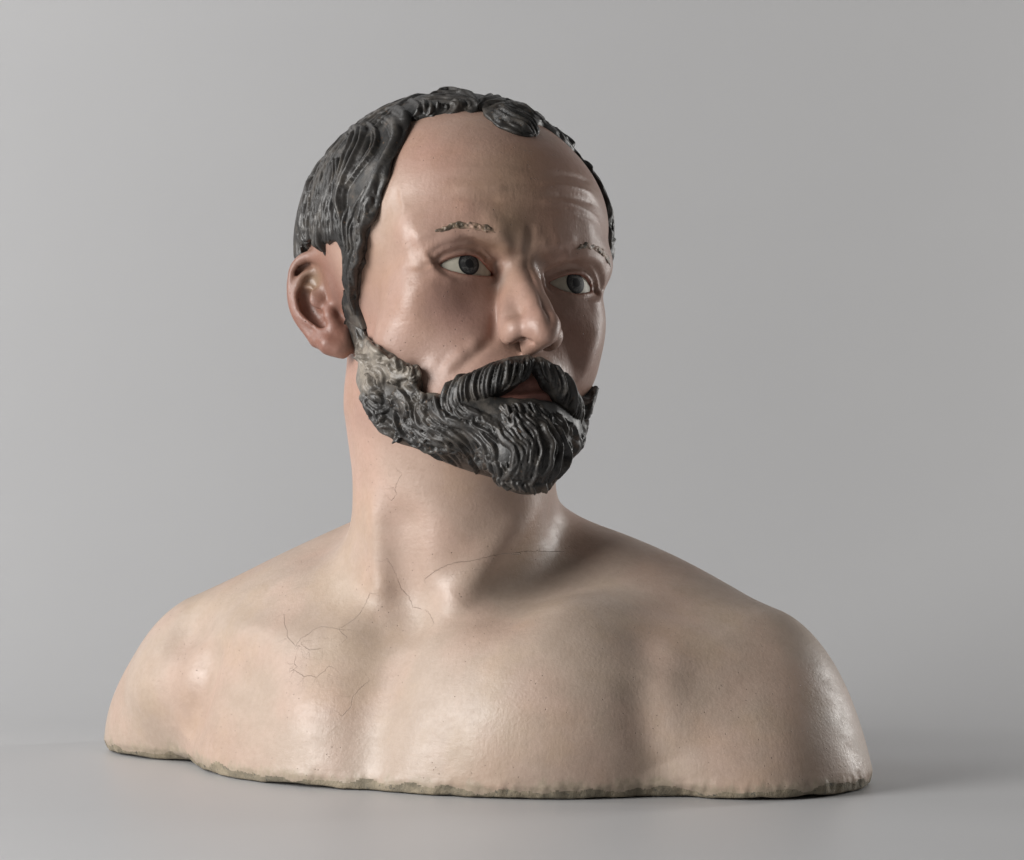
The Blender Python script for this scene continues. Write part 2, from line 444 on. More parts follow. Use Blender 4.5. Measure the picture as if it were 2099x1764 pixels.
# ------------------------------------------------------------------ ears: rolled rim, inner ridge, hollow, lobe
def z4(x, y): return 563.7+.15973*x, 486.8+.15973*y
def make_ears():
    H0 = w2h(trace(*z4(800, 900), lambda P: face(P))[None])[0]
    ph = math.radians(40)
    n = np.array([-math.cos(ph), -math.sin(ph), -.10]); n /= np.linalg.norm(n)
    b = np.array([0,0,1.]); b -= n*(b@n); b /= np.linalg.norm(b); a = np.cross(b, n)
    o = w2h(CAMP[None])[0]
    def on(pts, off=0.):
        r = []
        for p in pts:
            of = p[2] if len(p) > 2 else off
            d = w2h((CAMP+ray(*z4(p[0], p[1])))[None])[0]-o
            r.append(o+d*(((H0+n*of-o)@n)/(d@n)))
        return np.array(r)
    S = lambda pts, off=0.: smooth_line(on(pts, off), 3)
    def line(pts, r0, k, off=0.):
        L = S(pts, off); t = np.linspace(0, 1, len(L)); return ('line', L, np.interp(t, np.linspace(0,1,len(r0)), r0), k)
    def dig(pts, r0, k, off=0.):
        L = S(pts, off) if len(pts) > 1 else np.vstack([on(pts, off)]*2); return ('dig', L, np.interp(np.linspace(0,1,len(L)), np.linspace(0,1,len(r0)), r0), k)
    outline = [(860,720),(830,480),(700,300),(580,220),(430,210),(300,270),(215,400),(180,600),(190,800),(235,960),(330,1120),(450,1250),(560,1400),(700,1490),(850,1530),(900,1420),(900,1200),(900,950)]
    w = on(outline)-H0; pl = np.stack([w@a, w@b], 1)
    c0 = on([(480,900)])[0]
    items = [('plate', pl, (-.0035, .0022), .002),
             ('line', np.array([on([(560,850)], -.006)[0], on([(640,850)], -.006)[0]+np.array([.016,.012,0])]), np.array([.0120,.0160]), .006),   # root behind
             line([(800,800,.0005),(775,600,.0045),(745,450,.0060),(680,320,.0062),(585,262,.0050),(460,245,.003),(340,285,.003),(250,385,.0025),(212,520,.002),(200,680,.002),(215,840,.0015),(265,990,.001),(345,1110,.0),(440,1220,-.001),(520,1330,-.001)],
                  [.0042,.0046,.0044,.0040,.0036,.0034,.0030,.0027,.0025,.0024,.0024,.0026,.0030,.0034,.0036], .0025),
             line([(690,560,.0),(640,640,.0005),(610,740,-.0005),(540,820,-.0015),(470,880,-.004)], [.0035,.0030,.0028,.0026,.002], .003),   # crus
             line([(560,440,-.0008),(450,450,.0),(360,510,.001),(300,600,.0018),(275,730,.002),(285,870,.002),(340,990,.0018),(430,1070,.0015),(530,1130,.0012),(620,1190,.001),(690,1235,.0005)],
                  [.0020,.0024,.0026,.0027,.0027,.0027,.0028,.0029,.0030,.0028,.0024], .0028),    # inner ridge
             line([(700,930,.0015),(705,1010,.002),(740,1080,.001)], [.0034,.0040,.0034], .004),       # tragus
             line([(600,1310,-.0005),(690,1370,.0005),(800,1420,.0)], [.0048,.0062,.0050], .004),         # lobe
             line([(780,1180,-.001),(860,1300,-.002),(900,1430,-.003)], [.0040,.0040,.0030], .005),
             dig([(400,760,.001),(440,900,.0),(520,1010,.0),(610,1110,.0008)], [.0048,.0052,.0046,.0030], .003),
             dig([(860,640,.0062),(850,500,.0062),(815,390,.0062),(760,300,.0062)], [.0016,.0030,.0034,.0020], .0022),
             dig([(650,890,.0),(610,970,-.001)], [.0020,.0026], .002),
             dig([(440,560,.0022),(500,600,.0022)], [.0028,.0030], .0025),
             dig([(330,390,.0012),(262,480,.0008),(236,620,.0005),(240,780,.0004),(280,920,.0006)], [.0016,.0017,.0016,.0014,.0010], .0015)]
    fo = on([(490,570)])[0]
    E0 = dict(fossa=fo, c=c0.astype(F), o=H0, n=n, a=a, b=b, items=items)
    m = np.array([-1,1,1.])
    E1 = dict(fossa=fo*m, c=(c0*m).astype(F), o=H0*m, n=n*m, a=a*m, b=b*m, items=[(k, p if k == 'plate' else p*m, r, kk) for k, p, r, kk in items])
    EARS.extend([E0, E1])
make_ears()

# ------------------------------------------------------------------ modelling strokes on neck, chest and shoulders
def z5(x, y): return 179.4+.46387*x, 973.7+.46387*y
def z6(x, y): return 973.7+.53614*x, 973.7+.53614*y
def tst(z, pts, amp, sig):
    P = traces([z(*p) for p in pts], skin0)
    if len(P) > 2: P = smooth_line(P, 3)
    WB.add(P, amp*.001, sig*.001)
TS = [
 (z5, [(1262,20),(1272,250),(1290,450),(1325,590)], 3.6, 7.5),        # cords of the neck
 (z5, [(1395,230),(1400,380),(1400,520)], -5.5, 11),
 (z5, [(2000,100),(1830,300),(1660,500),(1560,610)], 3.2, 8),
 (z5, [(1440,650)], -3.0, 9),
 (z6, [(330,235),(240,390),(140,520)], -7.0, 17),
 (z5, [(1280,650),(1100,700),(900,730),(720,700),(590,650)], 2.6, 9),   # collar bones
 (z5, [(1000,570),(760,560)], -2.6, 15),
 (z6, [(60,570),(250,570),(500,500),(800,430)], 1.4, 13),
 (z5, [(430,690)], -9.5, 13),
 (z5, [(545,720),(522,850),(482,1000),(440,1180)], -9.0, 9.5),         # groove between shoulder and chest
 (z5, [(260,940)], 7.0, 18), (z5, [(1000,1040)], 5.5, 26), (z5, [(870,800)], 2.2, 14),
 (z5, [(1330,740),(1290,900),(1255,1100),(1235,1290)], -5.5, 15),   # breast bone
 (z6, [(840,680),(830,880),(840,1060)], 6.0, 26), (z6, [(640,650)], -2.0, 12), (z6, [(630,760),(645,900),(680,1080),(715,1180)], -3.0, 11), (z6, [(745,700),(730,850),(740,1000)], 1.6, 10),
 (z6, [(1000,800)], 1.5, 30),
]
for s_ in TS: tst(*s_)

# ------------------------------------------------------------------ hair, beard and moustache: volumes, then carved strands
HC = np.array([0, .005, .03])
def z3(x, y): return 563.7+.35645*x, 164+.35645*y
def zs(x, y): return 589.3+.14525*x, 410+.14525*y
def bare(P): return head0(w2h(P).astype(F))*HS
def angles(z, pts):
    q = w2h(traces([z(*p) for p in pts], bare))-HC
    return [(math.degrees(math.atan2(a[0], -a[1])), math.degrees(math.asin(a[2]/np.linalg.norm(a)))) for a in q]
near_rear = angles(zs, [(560,750),(570,640),(640,620),(700,640),(770,740),(800,900),(805,1000),(800,1180),(815,1280),(800,1450),(815,1600),(850,1764)])
near_front = angles(zs, [(1100,1700),(1040,1520),(1030,1420),(1055,1300),(1070,1150),(1085,1000),(1120,850),(1145,720),(1170,560),(1200,360),(1238,200),(1262,0)])
top_front = angles(z3, [(640,535),(680,423),(730,320),(784,248),(880,216),(1000,190),(1100,184),(1165,176),(1232,222),(1292,270),(1380,308),(1450,328),(1512,333),(1526,300),(1512,262)])
near = [(-180,-28),(-135,-28),(-122,-25),(-112,-19),(-104,-12),(-98,-6)]+near_rear[1:]+[(near_rear[-1][0],-44),(near_front[0][0],-44)]+near_front+top_front[:4]
HAIRLINE = near+top_front[4:]+[(20,45),(32,43)]+[(-p-5*(t > -12), t) for p, t in near[::-1]]+[(180,100),(-180,100)]
HLP = np.array(HAIRLINE)*np.array([.075, .088])*math.pi/180
HV = Brush()
def edge(sd, r): return np.sqrt(np.clip(1-(1-np.clip(sd/r, 0, 1))**2, 0, 1))
def hair_f(P):
    Q = w2h(P).astype(F); q = Q-HC.astype(F); d = head0(Q)
    m = np.flatnonzero((d < .03) & (d > -.03)); 
    out = d+.018
    if len(m):
        qm = q[m]; rr = np.sqrt((qm*qm).sum(1))+1e-9
        U = np.arctan2(qm[:,0], -qm[:,1])*.075; Vv = np.arcsin(np.clip(qm[:,2]/rr, -1, 1))*.088
        sd = -poly2d(U, Vv, HLP)+.0011*wav(qm, 70, 3, 2)
        t = .0021*edge(sd, .0025)+.0026*edge(sd, .015)-np.clip(-sd*1.2, 0, .018)
        out[m] = d[m]-t
        out = HV.apply(Q, out)
    for E_ in EARS:                                  # hair stays behind the ear
        w = Q-E_['c']; e = np.flatnonzero((w*w).sum(1) < .042**2)
        if len(e):
            dn = (Q[e]-E_['o'].astype(F))@E_['n'].astype(F)+.0075
            k = np.clip((Q[e,1]-.013)/.004, 0, 1)*np.clip((.040-np.sqrt((w[e]*w[e]).sum(1)))/.004, 0, 1)
            out[e] = np.maximum(out[e], dn*k-.02*(1-k))
    return out*HS
def cyl(pts, z=cc):
    q = w2h(traces([z(*p) for p in pts], bare)); return [(math.degrees(math.atan2(a[0], -(a[1]+.02))), a[2]) for a in q]
ck = cyl([(298,850),(352,860),(352,920),(365,985),(400,1040),(440,1085),(480,1115),(545,1150),(600,1190),(612,1230),(608,1262),(650,1262)])
bk = cyl([(340,1180),(333,1100),(325,1040),(312,980)])
bk = [(-93,-.2),(-93,-.085)]+bk
mid = [(-34,-.0745),(-29,-.075),(-20,-.0765),(-11,-.0768),(0,-.0750),(9,-.0745),(20,-.0760),(29,-.075),(34,-.0745)]
BEARDLINE = ck+mid+[(-p-2*(z > -.068), z-.002*(z > -.068)) for p, z in ck[::-1]]+[(-p, z) for p, z in bk[::-1]]+bk
BLP = np.array(BEARDLINE)*np.array([.062*math.pi/180, 1])
BP = dict(t=[.0060,.0066,.0062], ch=[0,-.096,-.105,.0255,.022,.0262])
BV = Brush()
BV.add([(-.064,-.018,-.062),(-.061,-.026,-.078),(-.055,-.034,-.090)], .0085, .0100)
BV.add([(.064,-.018,-.062),(.061,-.026,-.078),(.055,-.034,-.090)], .006, .0100)
BV.add([(.064,-.042,-.048),(.060,-.052,-.062),(.052,-.064,-.078)], .0010, .0090)
def beard_f(P):
    Q = w2h(P).astype(F); d = head0(Q); out = d+.018
    m = np.flatnonzero((d < .03) & (d > -.03))
    if len(m):
        q = Q[m]; a = np.arctan2(q[:,0], -(q[:,1]+.02))
        sd = -poly2d(a*.062, q[:,2], BLP)+.0009*wav(q, 75, 5, 2)
        g = np.clip((-q[:,2]-.03)/.06, 0, 1); t3 = BP['t']
        T = np.interp(g, [0,.5,1], t3)
        t = T*(.45*edge(sd, .0020)+.55*edge(sd, .012))-np.clip(-sd*1.2, 0, .018)
        out[m] = d[m]-t-.0009*wav(q, 42, 8, 2)*np.clip(sd/.004, 0, 1)
    c = BP['ch']
    chin = ell(Q, c[:3], c[3:])
    out = BV.apply(Q, smin(out, chin, .012))
    return out*HS
MU = np.array([(.0040,-.1000,-.0572),(.0120,-.0970,-.0625),(.0200,-.0930,-.0678),(.0288,-.0862,-.0732),(.0345,-.0805,-.0780),(.0350,-.0800,-.0870),(.0315,-.0835,-.0960)])
def moustache_f(P):
    Q = w2h(P).astype(F); M = np.stack([np.abs(Q[:,0])/.94, Q[:,1], Q[:,2]], 1)
    d, _ = polydist(M, smooth_line(MU, 3), np.interp(np.linspace(0,1,19), np.linspace(0,1,7), [.0064,.0098,.0118,.0118,.0105,.0090,.0060]))
    return d*HS

# ------------------------------------------------------------------ carved strands
rng = np.random.default_rng(7)
def z2(x, y): return 697+.2832*x, 666.2+.2832*y
def resample(p, n=12):
    p = smooth_line(p, 5); s = np.r_[0, np.cumsum(np.linalg.norm(np.diff(p, axis=0), axis=1))]
    t = np.linspace(0, s[-1], n); return np.stack([np.interp(t, s, p[:,k]) for k in range(2)], 1)
def fan(guides, n, jit=2.0, z=cc, wave=0.):
    """n strands that pass over from each guide curve to the next (picture coordinates)"""
    G = np.array([resample(np.array([z(*q) for q in g]), 18) for g in guides]); out = []
    ph0 = rng.uniform(0, 6.28)
    for i in range(n):
        u = (i+.5)/n*(len(G)-1) if len(G) > 1 else 0; u = min(max(u+rng.normal()*.05, 0), len(G)-1.001) if len(G) > 1 else 0
        k = int(u); c = G[k]*(1-(u-k))+G[min(k+1, len(G)-1)]*(u-k)
        ph = rng.uniform(0, 6.28); s = np.linspace(0, 1, len(c))
        c = c+jit*rng.normal(size=2)*.5+np.stack([np.sin(s*5+ph), np.cos(s*4.3+ph)], 1)*jit*.5
        if wave:
            tg = np.gradient(c, axis=0); tg /= np.linalg.norm(tg, axis=1)[:, None]+1e-9; ln = np.linalg.norm(np.diff(c, axis=0), axis=1).sum()
            c = c+np.stack([-tg[:,1], tg[:,0]], 1)*(wave*rng.uniform(.6, 1.3)*np.sin(s*ln/rng.uniform(40, 60)*6.28+ph0+.2*i+rng.normal()*.8)*np.clip(s*4, 0, 1))[:, None]
        a, b = rng.uniform(0, .16), rng.uniform(.84, 1.0)
        c = np.stack([np.interp(np.linspace(a, b, len(c)), s, c[:,k2]) for k2 in range(2)], 1)
        out.append(c)
    return out
def carve(V, N, strands, seed=1, groove=.25):
    """raise rounded ridges along the strands: the clay between them stays behind as grooves"""
    disp = np.zeros(len(V)); sid = np.zeros(len(V)); r2 = np.random.default_rng(seed)
    Vf = V.astype(F)
    for L, w, h in strands:
        L = np.asarray(L, F); lo = L.min(0)-w; hi = L.max(0)+w
        m = np.flatnonzero((Vf[:,0] > lo[0]) & (Vf[:,0] < hi[0]) & (Vf[:,1] > lo[1]) & (Vf[:,1] < hi[1]) & (Vf[:,2] > lo[2]) & (Vf[:,2] < hi[2]))
        if not len(m): continue
        d, t = polydist(Vf[m], L)
        tw = np.clip(np.minimum(t*5, (1-t)*3.2)+.25, 0, 1)          # strands taper at both ends
        ww = w*(.45+.55*tw)
        x = np.clip(1-(d/ww)**2, 0, 1)
        hh = x**.62*h*tw
        b = hh > disp[m]
        disp[m[b]] = hh[b]; sid[m[b]] = r2.uniform()
    return disp, sid
def build_strands(f, groups, wave=0., fine=True):
    """groups: (guides, n, half width mm, height mm[, reading of the picture]) -> strands in space"""
    px, meta = [], []
    for g_ in groups:
        z = g_[4] if len(g_) > 4 else cc; many = len(g_[0]) > 2 and g_[1] > 5 and fine
        for c in fan(g_[0], int(g_[1]*(1.35 if many else 1)), z=z, wave=wave):
            big = rng.uniform() < .28
            px.append(c); meta.append((g_[2]*(.82 if many else .95)*rng.uniform(.6, 1.2)*(1.4 if big else 1), g_[3]*rng.uniform(.45, 1.1)*(1.35 if big else .9)))
    P = traces(np.vstack(px), f).reshape(len(px), -1, 3)
    return [(P[i], meta[i][0]*.001, meta[i][1]*.001) for i in range(len(px))]
def mirror(strands, f):
    m = np.array([-1, 1, 1.]); M = [(h2w(w2h(L)*m), w, h) for L, w, h in strands]
    T = np.array([L[len(L)//2] for L, *_ in M]); hid = (np.linalg.norm(traces(proj(T), f)-T, axis=1) > .012) & (w2h(T)[:,1] > -.045)
    return [s_ for s_, k in zip(M, hid) if k]
def dir_strands(f, n, phi0, phi1, th0, th1, w, h):
    """plain combed strands for the back of the head: lines of longitude, found along rays from the middle of the head"""
    Ds, meta = [], []
    for i in range(n):
        p = math.radians(phi0+(phi1-phi0)*(i+rng.uniform())/n); a = math.radians(th0-rng.uniform(0, 60)); ln = math.radians(rng.uniform(30, 55))
        th = np.maximum(a-np.linspace(0, 1, 10)*ln, math.radians(th1)); pp = p+.12*np.sin(np.linspace(0, 4, 10)+rng.uniform(0, 6))
        Ds.append(np.stack([np.sin(pp)*np.cos(th), -np.cos(pp)*np.cos(th), np.sin(th)], 1)); meta.append((w*rng.uniform(.8, 1.2)*.001, h*rng.uniform(.7, 1.3)*.001))
    D = np.vstack(Ds); r = np.full(len(D), .14)
    for _ in range(14): r -= np.clip(f(h2w(HC+D*r[:, None]).astype(F))/HS, -.02, .02)*.9
    P = h2w(HC+D*r[:, None]).reshape(n, -1, 3)
    return [(P[i], *meta[i]) for i in range(n)]
HAIR_G = [
 ([[(552,200),(524,270),(494,340),(468,400),(444,470),(424,530),(404,590),(388,650)], [(530,215),(505,275),(475,340),(450,400),(425,470),(400,540),(380,600)]], 4, 1.9, 2.0),
 ([[(500,170),(535,190),(530,230),(505,280)], [(470,230),(490,260),(480,310),(455,360)], [(450,330),(460,370),(440,420),(420,460)], [(420,430),(430,470),(412,520)]], 9, 1.7, 2.0),
 ([[(172,395),(140,450),(120,520),(105,600),(108,680),(114,722)], [(190,360),(165,430),(145,510),(135,600),(138,680),(146,716)], [(205,338),(200,400),(185,510),(180,600),(182,680),(187,712)],
   [(212,330),(240,335),(240,400),(216,510),(210,600),(208,680),(213,715)], [(225,318),(262,320),(268,400),(241,510),(235,593),(240,650),(248,680)]], 17, 2.3, 1.7),
 ([[(150,440),(120,520),(106,620),(112,720)], [(180,420),(160,520),(150,620),(155,715)], [(210,450),(200,540),(195,640),(205,712)], [(240,480),(228,560),(222,640),(230,695)]], 12, 1.6, 1.6),
 ([[(240,300),(285,275),(300,300),(300,400),(272,510),(262,600),(272,690)], [(265,265),(312,231),(338,234),(346,259),(329,301),(301,371),(276,497),(285,600),(288,690)],
   [(310,223),(366,200),(405,212),(427,245),(419,301),(377,357),(321,427),(290,483),(295,580),(300,690)]], 11, 2.6, 2.2),
 ([[(335,206),(391,183),(447,200),(478,245),(475,310),(433,371),(391,427),(363,483),(325,540),(313,610),(310,660),(305,732)],
   [(419,161),(489,153),(539,175),(528,245),(500,301),(469,357),(453,413),(419,511),(397,579),(350,649),(319,760)]], 9, 2.6, 2.2),
 ([[(335,380),(360,330),(395,270),(400,235)], [(300,400),(330,330),(345,290),(340,255)]], 4, 2.2, 1.6),
 ([[(470,215),(500,190),(530,200),(520,260),(490,330),(460,380)], [(540,195),(545,225),(520,275),(490,335),(470,390),(445,470),(420,520)]], 5, 2.2, 1.9),
 ([[(410,480),(395,560),(375,635),(374,704),(352,760),(338,815),(346,871),(333,913)], [(360,510),(349,593),(341,649),(347,690),(324,746),(310,801),(319,857),(313,913),(327,982)],
   [(291,538),(285,621),(297,676),(296,732),(300,774),(298,829),(305,885),(310,954)]], 11, 1.6, 2.4),
 ([[(380,440),(400,480),(395,540),(370,590)], [(350,470),(360,540),(340,600),(330,650)], [(410,420),(425,460),(415,500)]], 6, 1.8, 2.2),
 ([[(510,113),(552,113),(580,133),(577,161),(552,183)], [(594,130),(622,130),(633,147),(616,175),(560,205)], [(636,125),(661,133),(664,153),(641,181),(585,203)], [(672,127),(712,130),(717,147),(692,172),(644,195)],
   [(717,116),(742,127),(745,147),(723,172),(684,189)], [(751,113),(790,122),(801,141),(776,164),(731,178)], [(762,99),(807,125),(814,150),(790,172),(756,178)]], 15, 2.0, 2.2),
 ([[(546,111),(622,103),(706,104),(762,109),(800,128)], [(613,98),(680,85),(750,90),(800,108),(818,130)], [(640,85),(700,72),(770,80),(815,105),(822,135)]], 7, 2.2, 2.0),
 ([[(330,215),(390,175),(450,150),(520,128)], [(400,165),(460,138),(520,118),(560,112)], [(300,240),(350,200),(410,178),(470,175)]], 7, 2.4, 1.8),
 ([[(820,125),(850,100),(885,92),(910,98)], [(822,130),(860,118),(905,112),(945,115)], [(825,135),(870,125),(930,122),(985,135)]], 6, 2.0, 1.8),
 ([[(880,90),(935,105),(990,140),(1040,170)], [(900,105),(960,130),(1010,160),(1060,190)]], 4, 2.0, 1.8),
 ([[(1015,157),(1045,172),(1068,193)], [(1062,179),(1090,195),(1115,221)]], 3, 2.4, .7), ([[(1118,215),(1145,243),(1165,278)], [(1130,215),(1160,240),(1180,270)]], 2, 2.2, .7),
 ([[(1179,260),(1215,290),(1225,315)], [(1165,255),(1195,285),(1205,310)]], 2, 2.4, .7), ([[(1229,310),(1257,354),(1265,401)], [(1240,310),(1262,350),(1275,380)]], 3, 2.2, .7),
 ([[(1270,362),(1290,410),(1293,446)], [(1283,370),(1303,420),(1308,460)]], 3, 2.2, .7), ([[(1312,437),(1322,507),(1326,590)], [(1330,460),(1343,530),(1348,610)]], 4, 1.9, .7),
 ([[(1325,600),(1330,680),(1328,740)], [(1340,600),(1345,660),(1340,720)]], 3, 1.6, .7),
 ([[(826,150),(845,178),(880,210),(930,238),(990,260),(1035,266)], [(835,140),(865,172),(905,202),(960,232),(1010,248),(1042,260)], [(860,135),(885,160),(925,190),(975,215),(1025,235),(1050,255)],
   [(880,130),(915,140),(960,165),(1000,190),(1035,215),(1058,250)], [(860,130),(910,125),(965,140),(1010,165),(1045,200),(1062,240)]], 9, 2.0, 1.8),
]
BEARD_G = [
 ([[(1090,1090),(1130,1150),(1170,1185)], [(1230,1130),(1265,1190),(1300,1228)], [(1350,1150),(1372,1205),(1385,1245)], [(1450,1150),(1462,1205),(1445,1245)], [(1540,1120),(1532,1175),(1500,1215)]], 14, 1.6, 1.9, z2),
 ([[(800,600),(870,670),(970,700)], [(850,570),(940,640),(1040,670)], [(960,590),(1040,640),(1100,680)]], 7, 1.5, 1.8, z2),
 ([[(1540,630),(1620,730),(1660,810)], [(1590,620),(1680,740),(1720,830)], [(1680,760),(1740,830),(1750,900)]], 8, 1.5, 1.8, z2),
 ([[(860,690),(960,720),(1060,780),(1130,860)], [(940,660),(1030,700),(1110,760),(1170,830)], [(1010,630),(1080,690),(1150,760),(1210,830)]], 8, 1.7, 2.2, z2),
 ([[(1150,570),(1190,640),(1230,700)], [(1230,550),(1270,620),(1310,690)], [(1320,535),(1370,610),(1400,690)], [(1420,545),(1480,630),(1520,700)], [(1490,590),(1540,650),(1580,720)]], 14, 1.3, 1.8, z2),
 ([[(640,540),(690,640),(760,720)], [(720,600),(800,690),(900,730)]], 6, 1.6, 2.2, z2),
 ([[(340,650),(400,760),(500,860),(620,930),(720,1000)], [(420,600),(470,720),(580,830),(700,890),(800,980),(850,1060)], [(540,540),(560,680),(650,780),(780,850),(880,930),(900,1040)],
   [(600,500),(640,620),(720,700),(860,760),(960,850),(990,980),(950,1080)], [(700,520),(740,640),(850,690),(1000,740),(1100,830),(1150,930),(1130,1020),(1080,1090)]], 15, 2.1, 2.4, z2),
 ([[(1060,660),(1120,740),(1180,840),(1240,900),(1260,980),(1200,1100),(1120,1180)], [(1150,640),(1200,720),(1270,820),(1330,860),(1340,960),(1290,1090),(1250,1215)],
   [(1250,600),(1290,700),(1380,800),(1400,880),(1390,980),(1360,1100),(1345,1245)], [(1370,580),(1420,680),(1480,780),(1510,880),(1500,980),(1460,1110),(1430,1250)],
   [(1450,600),(1520,700),(1590,800),(1620,900),(1610,1000),(1570,1110),(1520,1220)], [(1540,680),(1600,760),(1650,850),(1680,920),(1670,1010),(1620,1080)]], 22, 2.0, 2.4, z2),
 ([[(1200,640),(1230,700),(1260,760)], [(1300,620),(1350,700),(1390,760)], [(1400,640),(1460,720),(1500,800)]], 9, 1.4, 2.0, z2),
 ([[(900,960),(960,1040),(1000,1100)], [(1000,900),(1040,1000),(1080,1090)], [(1120,1000),(1160,1080),(1200,1150)], [(1300,1000),(1320,1090),(1380,1180)], [(1450,950),(1470,1050),(1490,1150)]], 11, 1.7, 2.2, z2),
 ([[(1700,790),(1725,880),(1700,970)], [(1760,770),(1775,860),(1745,950)], [(1810,600),(1815,700),(1800,790)], [(1850,420),(1855,520),(1840,600)]], 8, 1.9, 1.2, z2),
 ([[(1850,320),(1862,380),(1850,440)], [(1835,480),(1850,540),(1830,600)], [(1800,640),(1815,720),(1790,780)]], 6, 1.7, 1.2, z2),
 ([[(340,230),(330,290),(370,330),(430,320),(440,290)], [(340,360),(400,400),(470,390),(500,330),(460,270)], [(520,400),(560,360),(540,290),(500,260)], [(580,410),(600,360),(570,300),(540,270)]], 7, 1.7, 2.2, z2),
 ([[(190,340),(240,330),(290,360),(300,430),(320,470)], [(180,300),(200,360),(210,420),(250,470)]], 4, 2.2, 2.4, z2),
 ([[(340,500),(400,470),(460,500),(500,580),(490,650),(450,690)], [(360,560),(410,540),(450,580),(460,640),(430,680)], [(375,620),(410,600),(430,640)]], 6, 1.9, 2.6, z2),
 ([[(150,380),(200,420),(260,470),(300,540),(280,580)], [(160,430),(200,500),(240,560),(260,600)], [(200,620),(260,650),(320,640),(340,600)]], 7, 1.8, 2.2, z2),
 ([[(110,30),(130,150),(160,250),(150,310)], [(100,120),(120,220),(140,320)], [(95,0),(110,60),(120,160)]], 6, 1.8, 1.8, z2),
 ([[(150,60),(230,180),(310,210),(360,230)], [(140,20),(210,100),(270,150),(340,200)]], 5, 1.8, 2.0, z2),
 ([[(170,480),(190,600),(260,720),(360,820),(460,880)], [(150,420),(170,560),(230,680),(320,780)], [(240,640),(320,700),(420,760),(520,800)]], 10, 1.9, 2.2, z2),
 ([[(430,420),(500,430),(560,470),(580,520)], [(520,500),(560,480),(590,510),(570,560),(530,560)]], 5, 1.5, 1.8, z2),
 ([[(600,520),(640,600),(660,680)], [(680,500),(700,580),(740,660)], [(560,560),(580,640),(620,720)]], 7, 1.6, 2.2, z2),
]
def curl(cx, cy, r, a0, turns, n):
    """concentric arcs of one curl, each a little tighter than the last"""
    out = []
    for k in range(n):
        q = r*(1-.24*k); t = np.linspace(0, 1, 9); a = math.radians(a0+25*k)+t*turns*6.28*(1-.08*k)
        out.append(([[(cx+q*(1-.35*u)*math.cos(b), cy+q*(1-.35*u)*math.sin(b)*.9) for u, b in zip(t, a)]], 1, 1.3, 2.7, z2))
    return out
for c_ in [(395,300,62,200,.65,3), (480,335,105,-60,.45,4), (245,395,60,180,.6,3), (430,590,82,190,.62,4), (265,520,62,150,.55,3), (330,690,62,200,-.55,3), (545,525,42,90,.7,3), (165,255,46,160,.5,3), (225,640,52,180,-.5,3),
           (300,250,45,20,.55,3), (190,330,42,220,.6,3), (560,770,52,200,.55,3), (450,770,56,180,-.5,3), (380,440,55,190,.5,3), (600,620,50,200,.5,3), (350,560,46,240,.6,3), (520,430,46,200,.55,3), (640,720,46,180,.55,3), (725,800,50,200,.5,3), (820,880,50,190,-.5,3), (760,930,44,180,.5,3), (640,850,46,200,-.5,3), (540,850,44,190,.55,3), (420,850,42,180,.5,3), (1010,960,48,190,.5,3)]:
    BEARD_G += curl(*c_)
MOUST_G = [
 ([[(860,350),(790,450),(760,560),(790,660),(860,730)], [(960,300),(880,400),(840,520),(870,620),(940,690)]], 4, 1.9, 2.6, z2), ([[(1200,240),(1150,340),(1130,450),(1150,540)], [(1300,220),(1280,320),(1250,410),(1200,480)]], 3, 1.8, 2.6, z2),
 ([[(1400,220),(1410,290),(1390,370),(1340,420)], [(1330,215),(1330,300),(1300,390),(1240,460)], [(1230,230),(1210,320),(1190,420),(1160,490)], [(1130,250),(1080,350),(1060,460),(1080,560)],
   [(1020,275),(960,380),(950,500),(1000,590),(1050,620)], [(930,310),(860,420),(850,540),(910,630),(990,660)], [(860,350),(780,460),(770,560),(830,650),(910,690)], [(800,400),(740,500),(740,600),(790,680),(860,720)]], 24, 1.5, 2.0, z2),
 ([[(1430,220),(1450,290),(1480,380),(1500,440)], [(1480,220),(1530,300),(1560,400),(1560,480)], [(1530,260),(1610,360),(1650,480),(1630,570)], [(1580,320),(1680,430),(1710,560),(1680,660),(1600,710)],
   [(1640,380),(1730,510),(1750,620),(1720,710),(1650,760)], [(1700,450),(1770,580),(1780,680),(1740,770),(1690,790)]], 15, 1.4, 1.9, z2),
]
WAVE = dict(beard=2.3, hair=1.0)
HGT = dict(hair=(2.5, .0014), beard=(1.8, .0022), moustache=(1.7, .0017), eyebrow=(.8, .0003))
def hair_part(name, f, box, vox, groups, mat, parent, extra=(), cull=-.0018, mir=True, tone=None):
    t = time.time()
    S = build_strands(f, groups, WAVE.get(name, 0.))
    if mir: S = [(L, w, h*.9) for L, w, h in mirror(S, f)]+S
    S = list(extra)+S
    V, Q = extract(f, box[0], box[1], vox, subdiv=1, newton=1)
    ds = skin_lo(V)
    V, Q, _ = keep(V, Q, (ds[Q] > cull).any(1))
    N = vnormals(V, Q)
    disp, sid = carve(V, N, S)
    if name == 'hair': disp = disp*(1-.5*np.clip((w2h(V)[:,2]-.08)/.03, 0, 1))
    V2 = V+N*(disp*HGT[name][0]-HGT[name][1])[:, None]
    o = mesh_obj(name, V2, Q, mat, parent, attrs=dict(ridge=disp*1000, strand=sid, tone=tone(V) if tone else np.zeros(len(V))))
    print(name, len(V), len(S), round(time.time()-t, 1)); return o
def skin_lo(V): return skin(V.astype(F))

